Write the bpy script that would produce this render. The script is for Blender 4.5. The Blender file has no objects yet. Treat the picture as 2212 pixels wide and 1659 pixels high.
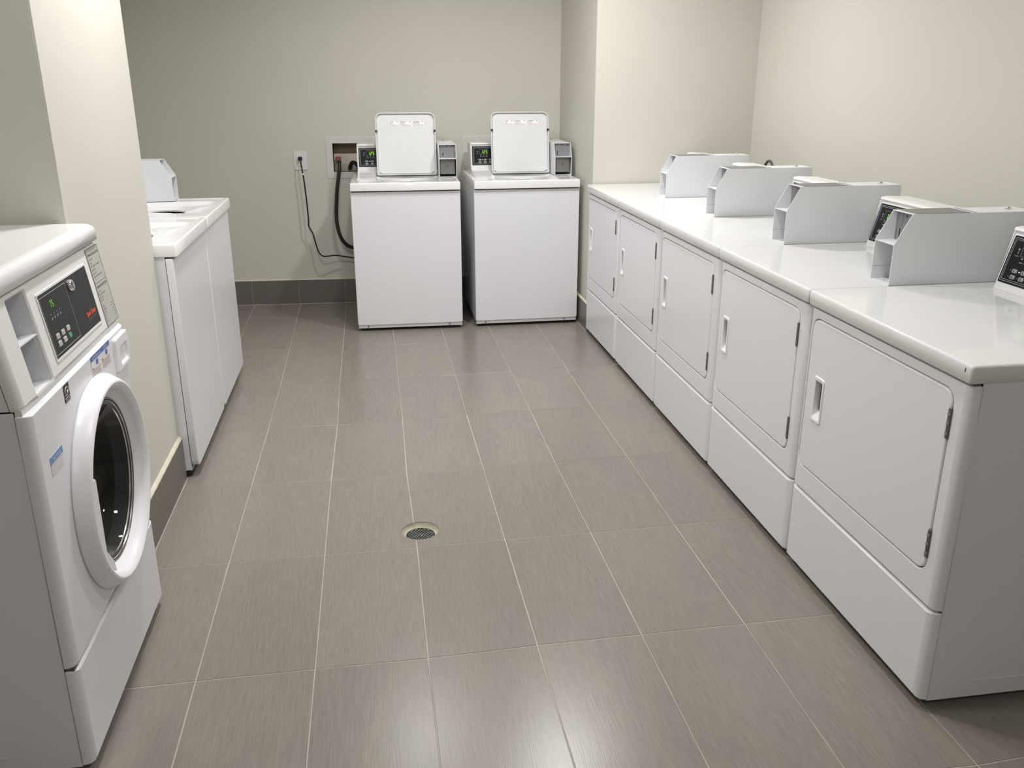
import bpy, bmesh, math, random
from mathutils import Matrix, Vector
random.seed(7)
S = bpy.context.scene
COL = S.collection
PI = math.pi

# ---------------------------------------------------------------- camera
cam_d = bpy.data.cameras.new('camera'); cam = bpy.data.objects.new('camera', cam_d); COL.objects.link(cam)
S.camera = cam
cam_d.sensor_width = 36.0; cam_d.sensor_fit = 'HORIZONTAL'
cam_d.lens = 1909.19 / 2212 * 36.0
cam_d.clip_start = .02
cr = Vector((.98790, -.15510, -.00165)); cu = Vector((.05208, .32165, .94543)); cb = Vector((-.14611, -.93407, .32584))
cam.matrix_world = Matrix(((cr.x, cu.x, cb.x, .52098), (cr.y, cu.y, cb.y, -2.66392), (cr.z, cu.z, cb.z, 1.49496), (0, 0, 0, 1)))

# ---------------------------------------------------------------- world, lights, exposure
CEIL = 2.60
w = bpy.data.worlds.new('world'); S.world = w; w.use_nodes = True
w.node_tree.nodes['Background'].inputs[0].default_value = (1, .97, .92, 1)
w.node_tree.nodes['Background'].inputs[1].default_value = .0
S.view_settings.view_transform = 'Standard'; S.view_settings.look = 'None'
S.view_settings.gamma = 1.0; S.view_settings.use_curve_mapping = False
S.view_settings.exposure = 0.0
LAMP = (1.0, .985, .965)
LIGHTS = [  # recessed round ceiling lamps, last two added as unseen fill: x, y, watts
    (1.50, 1.62, 27), (.14, .34, 25), (1.45, -.58, 11), (.14, -.70, 7.5), (.8, -3.2, 13), (.70, 2.0, 14)]  # added fill: rear one lifts the near sides, centre one the back wall
for lx, ly, lw in LIGHTS:
    ld = bpy.data.lights.new('ceiling_lamp_and_fill', 'AREA'); ld.shape = 'DISK'; ld.size = .16; ld.energy = lw; ld.color = LAMP
    ld.spread = math.radians(168)
    lo = bpy.data.objects.new('ceiling_lamp_and_fill', ld); COL.objects.link(lo); lo.location = (lx, ly, CEIL - .012)

# ---------------------------------------------------------------- materials
def mat(name, col, rough=.5, metal=0, spec=.5, emit=None, es=1, coat=0, trans=0, noise=None, bump=None):
    m = bpy.data.materials.new(name); m.use_nodes = True
    nt = m.node_tree; b = nt.nodes['Principled BSDF']
    b.inputs['Base Color'].default_value = (*col, 1); b.inputs['Roughness'].default_value = rough
    b.inputs['Metallic'].default_value = metal; b.inputs['Specular IOR Level'].default_value = spec
    b.inputs['Coat Weight'].default_value = coat; b.inputs['Coat Roughness'].default_value = .05
    b.inputs['Transmission Weight'].default_value = trans
    if emit: b.inputs['Emission Color'].default_value = (*emit, 1); b.inputs['Emission Strength'].default_value = es
    tc = None
    if noise or bump:
        tc = nt.nodes.new('ShaderNodeTexCoord')
    if noise:      # (scale, amount): gentle tonal variation
        n = nt.nodes.new('ShaderNodeTexNoise'); n.inputs['Scale'].default_value = noise[0]; n.inputs['Detail'].default_value = 4
        nt.links.new(tc.outputs['Object'], n.inputs['Vector'])
        mr = nt.nodes.new('ShaderNodeMapRange'); mr.inputs['From Min'].default_value = .3; mr.inputs['From Max'].default_value = .7
        mr.inputs['To Min'].default_value = 1 - noise[1]; mr.inputs['To Max'].default_value = 1 + noise[1]
        nt.links.new(n.outputs['Fac'], mr.inputs['Value'])
        mx = nt.nodes.new('ShaderNodeVectorMath'); mx.operation = 'SCALE'; mx.inputs[0].default_value = col
        nt.links.new(mr.outputs['Result'], mx.inputs['Scale']); nt.links.new(mx.outputs[0], b.inputs['Base Color'])
    if bump:       # (scale, strength, distance)
        n = nt.nodes.new('ShaderNodeTexNoise'); n.inputs['Scale'].default_value = bump[0]; n.inputs['Detail'].default_value = 3
        nt.links.new(tc.outputs['Object'], n.inputs['Vector'])
        bp = nt.nodes.new('ShaderNodeBump'); bp.inputs['Strength'].default_value = bump[1]; bp.inputs['Distance'].default_value = bump[2]
        nt.links.new(n.outputs['Fac'], bp.inputs['Height']); nt.links.new(bp.outputs['Normal'], b.inputs['Normal'])
    return m

M = {}
M['paint'] = mat('wall_paint', (.635, .618, .558), .55, noise=(1.2, .02), bump=(170, .12, .002), spec=.35)
M['ceiling'] = mat('ceiling_paint', (.80, .79, .74), .8, noise=(3, .02))
M['enamel'] = mat('white_enamel', (.785, .79, .83), .22, spec=.5, bump=(260, .03, .0006))
M['enamel_top'] = mat('white_enamel_top', (.80, .80, .805), .08, spec=.5, bump=(9, .02, .001))
M['plastic'] = mat('white_plastic', (.77, .775, .79), .3, noise=(20, .01))
M['plastic_bright'] = mat('bright_white_plastic', (.86, .86, .90), .3, noise=(20, .01))
M['console'] = mat('white_console_plastic', (.80, .80, .79), .38, bump=(300, .03, .0005))
M['metal_white'] = mat('powder_coated_white', (.78, .79, .82), .33, bump=(400, .05, .0004))
M['grey_metal'] = mat('grey_coin_metal', (.27, .27, .29), .4, metal=.25, noise=(40, .06))
M['grey_plate'] = mat('grey_top_plate', (.22, .22, .21), .55, noise=(220, .18))
M['lock_metal'] = mat('coin_vault_metal', (.21, .21, .195), .35, metal=.5, noise=(12, .15))
M['chrome'] = mat('chrome', (.75, .74, .72), .16, metal=1, noise=(30, .03))
M['hinge'] = mat('dark_hinge_metal', (.16, .145, .13), .4, metal=.6, noise=(120, .3))
M['black'] = mat('black_panel', (.011, .012, .015), .35, noise=(60, .15), spec=.2)
M['black_soft'] = mat('charcoal_overlay', (.026, .025, .026), .45, noise=(180, .12), spec=.22)
M['rubber'] = mat('black_rubber', (.012, .011, .010), .5, noise=(30, .2))
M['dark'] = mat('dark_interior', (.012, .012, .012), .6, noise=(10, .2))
M['grey_line'] = mat('silver_print', (.42, .43, .44), .4, noise=(50, .03))
M['key_grey'] = mat('grey_key', (.55, .55, .53), .45, noise=(50, .04))
M['key_dark'] = mat('dark_key', (.10, .10, .10), .45, noise=(50, .08))
M['key_green'] = mat('green_key', (.03, .33, .13), .45, noise=(90, .08))
M['led'] = mat('green_led', (.02, .1, .0), .5, emit=(.34, 1.0, .02), es=1.15, noise=(10, .01))
M['led_dim'] = mat('dim_green_led', (.02, .1, .0), .5, emit=(.22, 1.0, .06), es=.42, noise=(10, .01))
M['led_white'] = mat('white_led', (.6, .6, .6), .5, emit=(1, 1, 1), es=1.6, noise=(10, .01))
M['print_dark'] = mat('dark_print', (.09, .085, .08), .6, noise=(50, .05))
M['print_mid'] = mat('grey_print', (.40, .40, .40), .6, noise=(50, .05))
M['print_dim'] = mat('dim_grey_print', (.17, .17, .18), .6, noise=(50, .05))
M['print_white'] = mat('white_print', (.78, .78, .78), .5, noise=(50, .02))
M['print_red'] = mat('red_print', (.62, .075, .04), .5, noise=(50, .05))
M['print_dullred'] = mat('dull_red_print', (.30, .14, .13), .6, noise=(50, .05))
M['print_blue'] = mat('blue_print', (.07, .16, .42), .5, noise=(50, .05))
M['print_blue_pale'] = mat('pale_blue_print', (.16, .30, .58), .5, noise=(50, .05))
M['label_grey'] = mat('grey_label', (.46, .46, .42), .5, noise=(30, .02))
M['label_white'] = mat('white_label', (.93, .93, .93), .5, noise=(30, .02))
M['label_pale'] = mat('pale_grey_label', (.52, .52, .52), .5, noise=(400, .12))
M['cream'] = mat('cream_caulk', (.66, .61, .49), .6, noise=(15, .08), bump=(60, .3, .002))
M['grout'] = mat('beige_grout', (.42, .385, .33), .75, noise=(6, .16), bump=(200, .2, .001))
M['cement'] = mat('drain_cement', (.44, .42, .32), .8, noise=(30, .15), bump=(90, .3, .002))
M['grate'] = mat('drain_grate_metal', (.13, .135, .125), .5, metal=.4, noise=(40, .3))
M['tan'] = mat('tan_cavity', (.22, .165, .115), .7, noise=(8, .15))
M['tan_light'] = mat('pale_tan_plate', (.48, .42, .37), .6, noise=(12, .1))
M['valve_red'] = mat('red_brown_valve', (.25, .055, .03), .5, noise=(30, .2))
M['brass'] = mat('brass_fitting', (.55, .43, .28), .3, metal=.8, noise=(30, .1))
M['frame_white'] = mat('off_white_frame', (.66, .655, .62), .45, noise=(20, .02))
M['outlet'] = mat('outlet_plate_white', (.74, .74, .74), .4, noise=(20, .02))
M['seam'] = mat('painted_seam_shade', (.10, .10, .10), .6, noise=(50, .1))  # dark gap filler, shade between panels put into its colour
M['gasket'] = mat('grey_gasket', (.10, .10, .105), .3, noise=(20, .15))

# smoked door glass
m = bpy.data.materials.new('door_glass'); m.use_nodes = True; b = m.node_tree.nodes['Principled BSDF']
b.inputs['Base Color'].default_value = (.10, .10, .105, 1); b.inputs['Roughness'].default_value = .03
b.inputs['Transmission Weight'].default_value = .9; b.inputs['IOR'].default_value = 1.45
M['glass'] = m

def tile_mat(name, base, rough, along):
    m = bpy.data.materials.new(name); m.use_nodes = True; nt = m.node_tree; N = nt.nodes; L = nt.links
    b = N['Principled BSDF']; b.inputs['Roughness'].default_value = rough; b.inputs['Specular IOR Level'].default_value = .5
    tc = N.new('ShaderNodeTexCoord'); oi = N.new('ShaderNodeObjectInfo')
    off = N.new('ShaderNodeVectorMath'); off.operation = 'SCALE'; off.inputs[0].default_value = (13.7, 29.1, 7.3); L.new(oi.outputs['Random'], off.inputs['Scale'])
    ad = N.new('ShaderNodeVectorMath'); ad.operation = 'ADD'; L.new(tc.outputs['Object'], ad.inputs[0]); L.new(off.outputs[0], ad.inputs[1])
    mp = N.new('ShaderNodeMapping'); mp.inputs['Scale'].default_value = (300, 13, 13) if along == 'y' else ((300, 300, 13) if along == 'z' else (9, 210, 210)); L.new(ad.outputs[0], mp.inputs[0])
    n1 = N.new('ShaderNodeTexNoise'); n1.inputs['Scale'].default_value = 1; n1.inputs['Detail'].default_value = 3; L.new(mp.outputs[0], n1.inputs['Vector'])
    mp2 = N.new('ShaderNodeMapping'); mp2.inputs['Scale'].default_value = (9, 2.2, 2.2); L.new(ad.outputs[0], mp2.inputs[0])
    n2 = N.new('ShaderNodeTexNoise'); n2.inputs['Scale'].default_value = 1; n2.inputs['Detail'].default_value = 2; L.new(mp2.outputs[0], n2.inputs['Vector'])
    c1 = N.new('ShaderNodeValToRGB'); e = c1.color_ramp.elements
    d = [x * .865 for x in base]; l = [x * 1.09 for x in base]
    e[0].position = .28; e[0].color = (*d, 1); e[1].position = .72; e[1].color = (*l, 1); L.new(n1.outputs['Fac'], c1.inputs[0])
    c2 = N.new('ShaderNodeValToRGB'); e = c2.color_ramp.elements
    e[0].position = .32; e[0].color = (.98, .945, .97, 1); e[1].position = .68; e[1].color = (1.02, 1.03, .97, 1); L.new(n2.outputs['Fac'], c2.inputs[0])
    mul = N.new('ShaderNodeVectorMath'); mul.operation = 'MULTIPLY'; L.new(c1.outputs[0], mul.inputs[0]); L.new(c2.outputs[0], mul.inputs[1])
    # tone step from tile to tile
    mr = N.new('ShaderNodeMapRange'); mr.inputs['To Min'].default_value = .95; mr.inputs['To Max'].default_value = 1.04; L.new(oi.outputs['Random'], mr.inputs['Value'])
    sc = N.new('ShaderNodeVectorMath'); sc.operation = 'SCALE'; L.new(mul.outputs[0], sc.inputs[0]); L.new(mr.outputs[0], sc.inputs['Scale'])
    L.new(sc.outputs[0], b.inputs['Base Color'])
    bp = N.new('ShaderNodeBump'); bp.inputs['Strength'].default_value = .18; bp.inputs['Distance'].default_value = .0006
    L.new(n1.outputs['Fac'], bp.inputs['Height']); L.new(bp.outputs[0], b.inputs['Normal'])
    return m
M['tile'] = tile_mat('floor_tile', (.238, .216, .193), .27, 'y')
M['tile_wall'] = tile_mat('baseboard_tile', (.165, .150, .138), .38, 'z')

# ---------------------------------------------------------------- mesh helpers
def frame(o, u=(1, 0, 0), v=(0, 0, 1)):
    """local (u right, v up, n towards the viewer) -> parent space"""
    u = Vector(u).normalized(); v = Vector(v).normalized(); n = u.cross(v)
    return Matrix(((u.x, v.x, n.x, o[0]), (u.y, v.y, n.y, o[1]), (u.z, v.z, n.z, o[2]), (0, 0, 0, 1)))
ID = Matrix.Identity(4)

def rr(u0, u1, v0, v1, r, k=4):
    """rounded rectangle loop; r may be 4 radii (bl, br, tr, tl)"""
    rs = r if isinstance(r, (tuple, list)) else (r,) * 4
    out = []
    for (cx, cy, a0, q) in ((u0, v0, PI, rs[0]), (u1, v0, 1.5 * PI, rs[1]), (u1, v1, 0, rs[2]), (u0, v1, .5 * PI, rs[3])):
        sx = 1 if cx == u0 else -1; sy = 1 if cy == v0 else -1
        for i in range(k + 1):
            a = a0 + i / k * PI / 2
            out.append((cx + sx * q + q * math.cos(a), cy + sy * q + q * math.sin(a)))
    return out
def shr(r, d): return tuple(max(q - d, .0005) for q in r) if isinstance(r, (tuple, list)) else max(r - d, .0005)
def circ(cu_, cv_, r, n=40, ry=None):
    return [(cu_ + r * math.cos(2 * PI * i / n), cv_ + (ry or r) * math.sin(2 * PI * i / n)) for i in range(n)]

class MB:
    def __init__(s, fr=ID): s.b = bmesh.new(); s.f = fr
    def P(s, u, v, n): return s.b.verts.new(s.f @ Vector((u, v, n)))
    def loft(s, loops, cap0=True, cap1=True, closed=True):
        rows = [[s.P(u, v, n) for u, v in l] if not isinstance(n, (list, tuple)) else [s.P(u, v, nn) for (u, v), nn in zip(l, n)] for l, n in loops]
        for a, c in zip(rows, rows[1:]):
            N = len(a)
            for i in range(N if closed else N - 1):
                j = (i + 1) % N
                s.b.faces.new((a[i], a[j], c[j], c[i]))
        if cap0: s.b.faces.new(rows[0][::-1])
        if cap1: s.b.faces.new(rows[-1])
        return s
    def box(s, u0, u1, v0, v1, n0, n1, bev=0, seg=2):
        vs = [s.P(u, v, n) for n in (n0, n1) for v in (v0, v1) for u in (u0, u1)]
        fs = [s.b.faces.new([vs[i] for i in q]) for q in ((0, 2, 3, 1), (4, 5, 7, 6), (0, 1, 5, 4), (2, 6, 7, 3), (0, 4, 6, 2), (1, 3, 7, 5))]
        if bev:
            es = list({e for f in fs for e in f.edges})
            bmesh.ops.bevel(s.b, geom=es, offset=bev, segments=seg, affect='EDGES', clamp_overlap=True)
        return s
    def prism(s, pts, n0, n1):
        return s.loft([(pts, n0), (pts, n1)])
    def panel(s, u0, u1, v0, v1, n0, n1, r=.01, e=.003, re=None, k=4):
        """slab with rounded outline and softened front edge"""
        re = re or e
        L = [(rr(u0, u1, v0, v1, r, k), n0)]
        for t in (0, .35, .7, 1.0):
            a = t * PI / 2
            iu = re * (1 - math.cos(a)); iv = e * (1 - math.cos(a))
            L.append((rr(u0 + iu, u1 - iu, v0 + iv, v1 - iv, shr(r, min(iu, iv)), k), n1 - max(e, re) * (1 - math.sin(a))))
        return s.loft(L)
    def hole_panel(s, u0, u1, v0, v1, n0, n1, hole, depth, r=.01, e=.003, re=None, k=4, floor=True, hbev=.002, back=True):
        """as panel, with a rounded hole (u0,u1,v0,v1,r) sunk by depth"""
        re = re or e
        L = [(rr(u0, u1, v0, v1, r, k), n0)]
        for t in (0, .35, .7, 1.0):
            a = t * PI / 2
            iu = re * (1 - math.cos(a)); iv = e * (1 - math.cos(a))
            L.append((rr(u0 + iu, u1 - iu, v0 + iv, v1 - iv, shr(r, min(iu, iv)), k), n1 - max(e, re) * (1 - math.sin(a))))
        h0, h1, g0, g1, hr = hole
        L.append((rr(h0 - hbev, h1 + hbev, g0 - hbev, g1 + hbev, hr + hbev, k), n1))
        L.append((rr(h0, h1, g0, g1, hr, k), n1 - hbev * .8))
        L.append((rr(h0, h1, g0, g1, hr, k), n1 - depth))
        return s.loft(L, cap0=back, cap1=floor)
    def cyl(s, u, v, r, n0, n1, n=20, bev=0):
        L = [(circ(u, v, r, n), n0), (circ(u, v, r, n), n1 - bev)]
        if bev: L.append((circ(u, v, r - bev, n), n1))
        return s.loft(L)
    def ring(s, u, v, prof, n=48, cap0=False, cap1=False):
        return s.loft([(circ(u, v, r, n), h) for r, h in prof], cap0, cap1)
    def tube(s, pts, r, n=10):
        P = [Vector(p) for p in pts]; rows = []
        prev = None
        for i, p in enumerate(P):
            t = (P[min(i + 1, len(P) - 1)] - P[max(i - 1, 0)]).normalized()
            if prev is None:
                a = t.orthogonal().normalized()
            else:
                a = (prev - t * prev.dot(t)).normalized()
            prev = a; c = t.cross(a)
            rr_ = r[i] if isinstance(r, (list, tuple)) else r
            rows.append([s.b.verts.new(s.f @ (p + a * rr_ * math.cos(q) + c * rr_ * math.sin(q))) for q in (2 * PI * j / n for j in range(n))])
        for x, y in zip(rows, rows[1:]):
            for i in range(n): s.b.faces.new((x[i], x[(i + 1) % n], y[(i + 1) % n], y[i]))
        s.b.faces.new(rows[0][::-1]); s.b.faces.new(rows[-1])
        return s
    def text(s, txt, u, v, h, n0=0, th=.0004, align='CENTER', wide=1.0, bold=0):
        cu2 = bpy.data.curves.new('t', 'FONT'); cu2.body = txt; cu2.size = 1; cu2.align_x = align; cu2.offset = bold; cu2.resolution_u = 2
        o = bpy.data.objects.new('t', cu2); COL.objects.link(o); dg = bpy.context.evaluated_depsgraph_get()
        me = bpy.data.meshes.new_from_object(o.evaluated_get(dg)); bpy.data.objects.remove(o); bpy.data.curves.remove(cu2)
        k = h / .7
        vs = [s.P(u + p.co.x * k * wide, v + p.co.y * k, n0 + th) for p in me.vertices]
        for f in me.polygons:
            try: s.b.faces.new([vs[i] for i in f.vertices])
            except ValueError: pass
        bpy.data.meshes.remove(me); return s
    def build(s, name, m, parent=None, smooth=32, world=None, normals=True):
        if normals: bmesh.ops.recalc_face_normals(s.b, faces=s.b.faces)
        me = bpy.data.meshes.new(name); s.b.to_mesh(me); s.b.free()
        me.materials.append(m)
        if smooth:
            me.set_sharp_from_angle(angle=math.radians(smooth))
            fn = Vector((s.f[0][2], s.f[1][2], s.f[2][2])).normalized()
            for p in me.polygons:      # flat faces stay flat, rounded edges shade smoothly
                p.use_smooth = not (len(p.vertices) > 6 or p.area > .03 or abs(p.normal.dot(fn)) > .9998)
        o = bpy.data.objects.new(name, me); COL.objects.link(o)
        if parent: o.parent = parent
        if name in PRINTS: o['kind'] = 'stuff'
        return o

PRINTS = {'silver_print', 'key_print', 'small_print', 'label_print', 'coin_track', 'rivet', 'green_digits', 'silver_border', 'indicator_print', 'knob_spokes', 'sticker_print', 'band_lettering', 'red_lettering', 'dim_lettering', 'heading', 'blue_band', 'blue_pictogram', 'machine_number', 'hinge_knuckle', 'meter_screw', 'lock_ring'}
def shell(name, m, parent, x, y0, y1, z0, z1, th=.004, bottom=True):
    b = MB()
    b.box(-x, -x + th, y0, y1, z0, z1, bev=.0015, seg=1).box(x - th, x, y0, y1, z0, z1, bev=.0015, seg=1)
    b.box(-x + th, x - th, y1 - th, y1, z0, z1)
    if bottom: b.box(-x + th, x - th, y0, y1 - th, z0, z0 + th)
    return b.build(name, m, parent, smooth=30)
def tag(o, label=None, cat=None, group=None, kind=None):
    if label: o['label'] = label
    if cat: o['category'] = cat
    if group: o['group'] = group
    if kind: o['kind'] = kind
    return o
def thing(name, label, cat, loc=(0, 0, 0), rz=0, group=None):
    o = bpy.data.objects.new(name, None); COL.objects.link(o); o.empty_display_size = .1
    o.location = loc; o.rotation_euler = (0, 0, rz)
    return tag(o, label, cat, group)
def copy_tree(o, parent=None):
    c = o.copy(); COL.objects.link(c)
    if parent: c.parent = parent
    for ch in list(o.children): copy_tree(ch, c)
    return c
def struct(o): o['kind'] = 'structure'; return o

# ---------------------------------------------------------------- room shell
XL, XR, XP = -1.06, 2.80, -.27        # alcove wall, right wall, pillar face
YN, YR, YB = 2.56, -4.2, 3.585        # wall behind dryers, rear wall, back wall
TH = math.atan(-.05)                  # the back wall runs slightly off square
FB = frame((0, YB, 0), (math.cos(TH), math.sin(TH), 0))
uof = lambda x: x / math.cos(TH)
fl = MB().box(XL - .15, XR + .15, YR - .15, YB + .25, -.06, -.0012)
floor = struct(fl.build('floor', M['grout'], smooth=0))

# measured joint crossings (metres), column, row
MEAS = {(0,0):(-.002,-.003),(1,0):(.306,-.003),(2,0):(.612,.001),(3,0):(.913,.006),(4,0):(1.216,.008),(5,0):(1.523,.016),(0,1):(.001,.594),(1,1):(.306,.587),(2,1):(.603,.590),(3,1):(.913,.605),(4,1):(1.213,.616),(5,1):(1.524,.626),(0,2):(.005,1.187),(1,2):(.313,1.181),(2,2):(.610,1.194),(3,2):(.912,1.206),(4,2):(1.219,1.223),(5,2):(1.520,1.234),(0,3):(.006,1.803),(1,3):(.308,1.799),(2,3):(.611,1.798),(3,3):(.915,1.818),(4,3):(1.220,1.830),(5,3):(1.528,1.853),(0,4):(-.001,2.482),(1,4):(.309,2.455),(2,4):(.614,2.444),(3,4):(.919,2.445),(4,4):(1.217,2.452),(5,4):(1.532,2.463),(0,5):(-.009,3.156),(1,5):(.307,3.140),(-1,5):(-.325,3.200),(0,-1):(-.002,-.615),(1,-1):(.306,-.613),(2,-1):(.609,-.614),(3,-1):(.914,-.603),(4,-1):(1.217,-.599),(5,-1):(1.527,-.596),(6,-2):(1.832,-1.211)}
def vert(c, r):
    if (c, r) in MEAS: return MEAS[c, r]
    if r == 6: return (vert(c, 5)[0], 3.9)
    if r == 5: return (c * .3048, 3.127) if c > 1 else (c * .3048 - .012, 3.156 + (c * -.04 if c < 0 else 0))
    y0 = r * .6096 - .008 + .0158 * c * .3048
    if r in range(-1, 5):
        if c < 0: y0 = MEAS[0, r][1] + .0158 * c * .3048
        if c > 5: y0 = MEAS[5, r][1] + .0158 * (c - 5) * .3048
    return (c * .3048, y0)
YBx = lambda x: YB + math.tan(TH) * x
holes = []
g = .0016
for r in range(-7, 6):
    for c in range(-4, 10):
        q = [vert(c, r), vert(c + 1, r), vert(c + 1, r + 1), vert(c, r + 1)]
        q = [(min(max(x, XL - .0), XR), min(max(y, YR), YBx(x) - .002)) for x, y in q]
        if q[1][0] - q[0][0] < .02 or q[3][1] - q[0][1] < .02: continue
        cx = sum(p[0] for p in q) / 4; cy = sum(p[1] for p in q) / 4
        gg = g + random.uniform(-.0003, .0006)
        ins = lambda d: [(x + (d if x < cx else -d), y + (d if y < cy else -d)) for x, y in q]
        t = MB().loft([(ins(gg), -.008), (ins(gg), -.0006), (ins(gg + .0007), 0)])
        ob = t.build('tile', M['tile'], floor, smooth=0)
        if r == 0 and c in (1, 2): holes.append(ob)
# drain cut-out
DX, DY, DR = .630, .116, .065
cut = MB().cyl(DX, DY, DR, -.2, .05, 40).build('cutter', M['dark'])
for ob in holes + [floor]:
    md = ob.modifiers.new('b', 'BOOLEAN'); md.object = cut; md.operation = 'DIFFERENCE'; md.solver = 'EXACT'
    dg = bpy.context.evaluated_depsgraph_get(); me = bpy.data.meshes.new_from_object(ob.evaluated_get(dg))
    ob.modifiers.remove(md); ob.data = me
bpy.data.objects.remove(cut)

# walls
wb = MB(FB)
ubox = [(uof(.262), uof(.60), .888, 1.108), (uof(1.175), uof(1.51), .888, 1.108)]
cuts = [uof(XL) - .2, ubox[0][0], ubox[0][1], ubox[1][0], ubox[1][1], uof(1.83) + .15]
wb.box(cuts[0], cuts[-1], 0, .888, -.16, 0).box(cuts[0], cuts[-1], 1.108, CEIL, -.16, 0)
for a, c in ((0, 1), (2, 3), (4, 5)): wb.box(cuts[a], cuts[c], .888, 1.108, -.16, 0)
wall_back = struct(wb.build('wall_back', M['paint'], smooth=0))
YC = YBx(1.82)
# nook side wall and the wall behind the dryers are one boxed-out corner
pts = [(1.816, YC + .1), (1.826, YN), (XR + .001, YN), (XR + .001, YC + .1)]
struct(MB().prism(pts, 0, CEIL).build('wall_corner', M['paint'], smooth=0))
struct(MB().box(XR, XR + .12, YR, YC + .1, 0, CEIL).build('wall_right', M['paint'], smooth=0))
struct(MB().box(XL - .12, XL, YR, YB + .2, 0, CEIL).build('wall_left', M['paint'], smooth=0))
struct(MB().box(XL, XP, -.198, .69, 0, CEIL, bev=.004).build('wall_pillar', M['paint'], smooth=40))
struct(MB().box(XL - .12, XR + .12, YR - .12, YR, 0, CEIL).build('wall_front', M['paint'], smooth=0))
struct(MB().box(XL - .2, XR + .2, YR - .2, YB + .3, CEIL, CEIL + .1).build('ceiling', M['ceiling'], smooth=0))

# baseboards: tiles on a grout bed with a cream caulk line on top
def baseboard(name, fr, u0, u1, joints, h=.172, th=.012, ck_=1.0):
    bed = struct(MB(fr).box(u0, u1, 0.0005, h - .002, 0, th - .0025).build(name, M['grout'], smooth=0))
    js = [u0] + [j for j in joints if u0 < j < u1] + [u1]
    for a, c in zip(js, js[1:]):
        MB(fr).box(a + .0014, c - .0014, .003, h - .001, .0005, th, bev=.001, seg=1).build('tile', M['tile_wall'], bed, smooth=0)
    ck = MB(fr)
    n = 40; L = []
    for i in range(n + 1):
        u = u0 + (u1 - u0) * i / n; d = th * .9 + .0004 * math.sin(i * 2.3)
        L.append([(0, h - .0012), (d, h - .0012), (d * .8, h + ck_ * (.0035 + .0003 * math.sin(i * 1.7))), (0, h + .011 * ck_)])
    rows = [[ck.P(u0 + (u1 - u0) * i / n, v, nn) for nn, v in l] for i, l in enumerate(L)]
    for a, c in zip(rows, rows[1:]):
        for i in range(4): ck.b.faces.new((a[i], a[(i + 1) % 4], c[(i + 1) % 4], c[i]))
    ck.b.faces.new(rows[0]); ck.b.faces.new(rows[-1][::-1])
    ck.build('caulk', M['cream'], bed)
    MB(fr).box(u0, u1, .0002, .0034, 0, th + .0028).build('floor_joint', M['grout'], bed, smooth=0)
    return bed
baseboard('baseboard_back', FB, uof(XL) + .001, uof(1.812), [uof(x) for x in (-.943, -.638, -.333, -.014, .302, .607, .912, 1.217, 1.522)], ck_=.35)
baseboard('baseboard_pillar', frame((XP, 0, 0), (0, 1, 0)), -.195, .69, [.03])
baseboard('baseboard_corner', frame((1.8195, 0, 0), (0, -1, 0)), -(YC - .012), -2.562, [-3.14, -2.83])

# ---------------------------------------------------------------- floor drain
dr = thing('floor_drain', 'round floor drain in the grey tiles, dark perforated grate in a cement rim', 'drain', (DX, DY, 0))
MB().ring(0, 0, [(.0648, -.0015), (.0652, -.003), (.062, -.010), (.054, -.0165), (.0505, -.0175)], 40).build('rim', M['cement'], dr)
gb = MB(); R = .0525; cs = .0105
rows_ = int(R / cs) + 1
for j in range(-rows_, rows_ + 1):
    for i in range(-rows_ - 1, rows_ + 1):
        x = (i + (.5 if j % 2 else 0)) * cs; y = j * cs * .9
        if math.hypot(x, y) > R: continue
        sq = [(x + a * cs / 2, y + b_ * cs * .45) for a, b_ in ((1, 0), (1, 1), (0, 1), (-1, 1), (-1, 0), (-1, -1), (0, -1), (1, -1))]
        ci = [(x + .0041 * math.cos(k * PI / 4), y + .0038 * math.sin(k * PI / 4)) for k in range(8)]
        if math.hypot(x, y) > R - .004: ci = [(x + (a - x) * .3, y + (b_ - y) * .3) for a, b_ in ci]
        gb.loft([(sq, -.0190), (ci, -.0190), (ci, -.0200)], False, False)
gb.build('grate', M['grate'], dr, smooth=0)
MB().ring(0, 0, [(.0555, -.018), (.0555, -.055)], 32, cap1=True).build('well', M['dark'], dr)
MB().cyl(.004, -.006, .0035, -.0190, -.0172, 12, .001).build('screw', M['chrome'], dr)

# ---------------------------------------------------------------- shared appliance pieces
SEG = {'0': 'abcdef', '1': 'bc', '2': 'abged', '3': 'abgcd', '5': 'afgcd', '7': 'abc'}
def seven(mb, txt, u, v, h, n0, th=.0005):
    wd = h * .5; t = h * .13; sl = .12
    for k, ch in enumerate(txt):
        x = u + k * wd * 1.55
        for sg in SEG[ch]:
            a0, a1, b0, b1 = {'a': (t, wd - t, h - t, h), 'd': (t, wd - t, 0, t), 'g': (t, wd - t, h / 2 - t / 2, h / 2 + t / 2),
                              'b': (wd - t, wd, h / 2 + t * .3, h - t * .3), 'c': (wd - t, wd, t * .3, h / 2 - t * .3),
                              'f': (0, t, h / 2 + t * .3, h - t * .3), 'e': (0, t, t * .3, h / 2 - t * .3)}[sg]
            q = [(x + a0 + sl * b0, v + b0), (x + a1 + sl * b0, v + b0), (x + a1 + sl * b1, v + b1), (x + a0 + sl * b1, v + b1)]
            mb.prism(q, n0, n0 + th)
def outline(mb, u0, u1, v0, v1, t, n0, n1, r=.002):
    k = 3
    mb.loft([(rr(u0, u1, v0, v1, r, k), n0), (rr(u0, u1, v0, v1, r, k), n1), (rr(u0 + t, u1 - t, v0 + t, v1 - t, max(r - t, .0004), k), n1), (rr(u0 + t, u1 - t, v0 + t, v1 - t, max(r - t, .0004), k), n0)], False, False)

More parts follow.
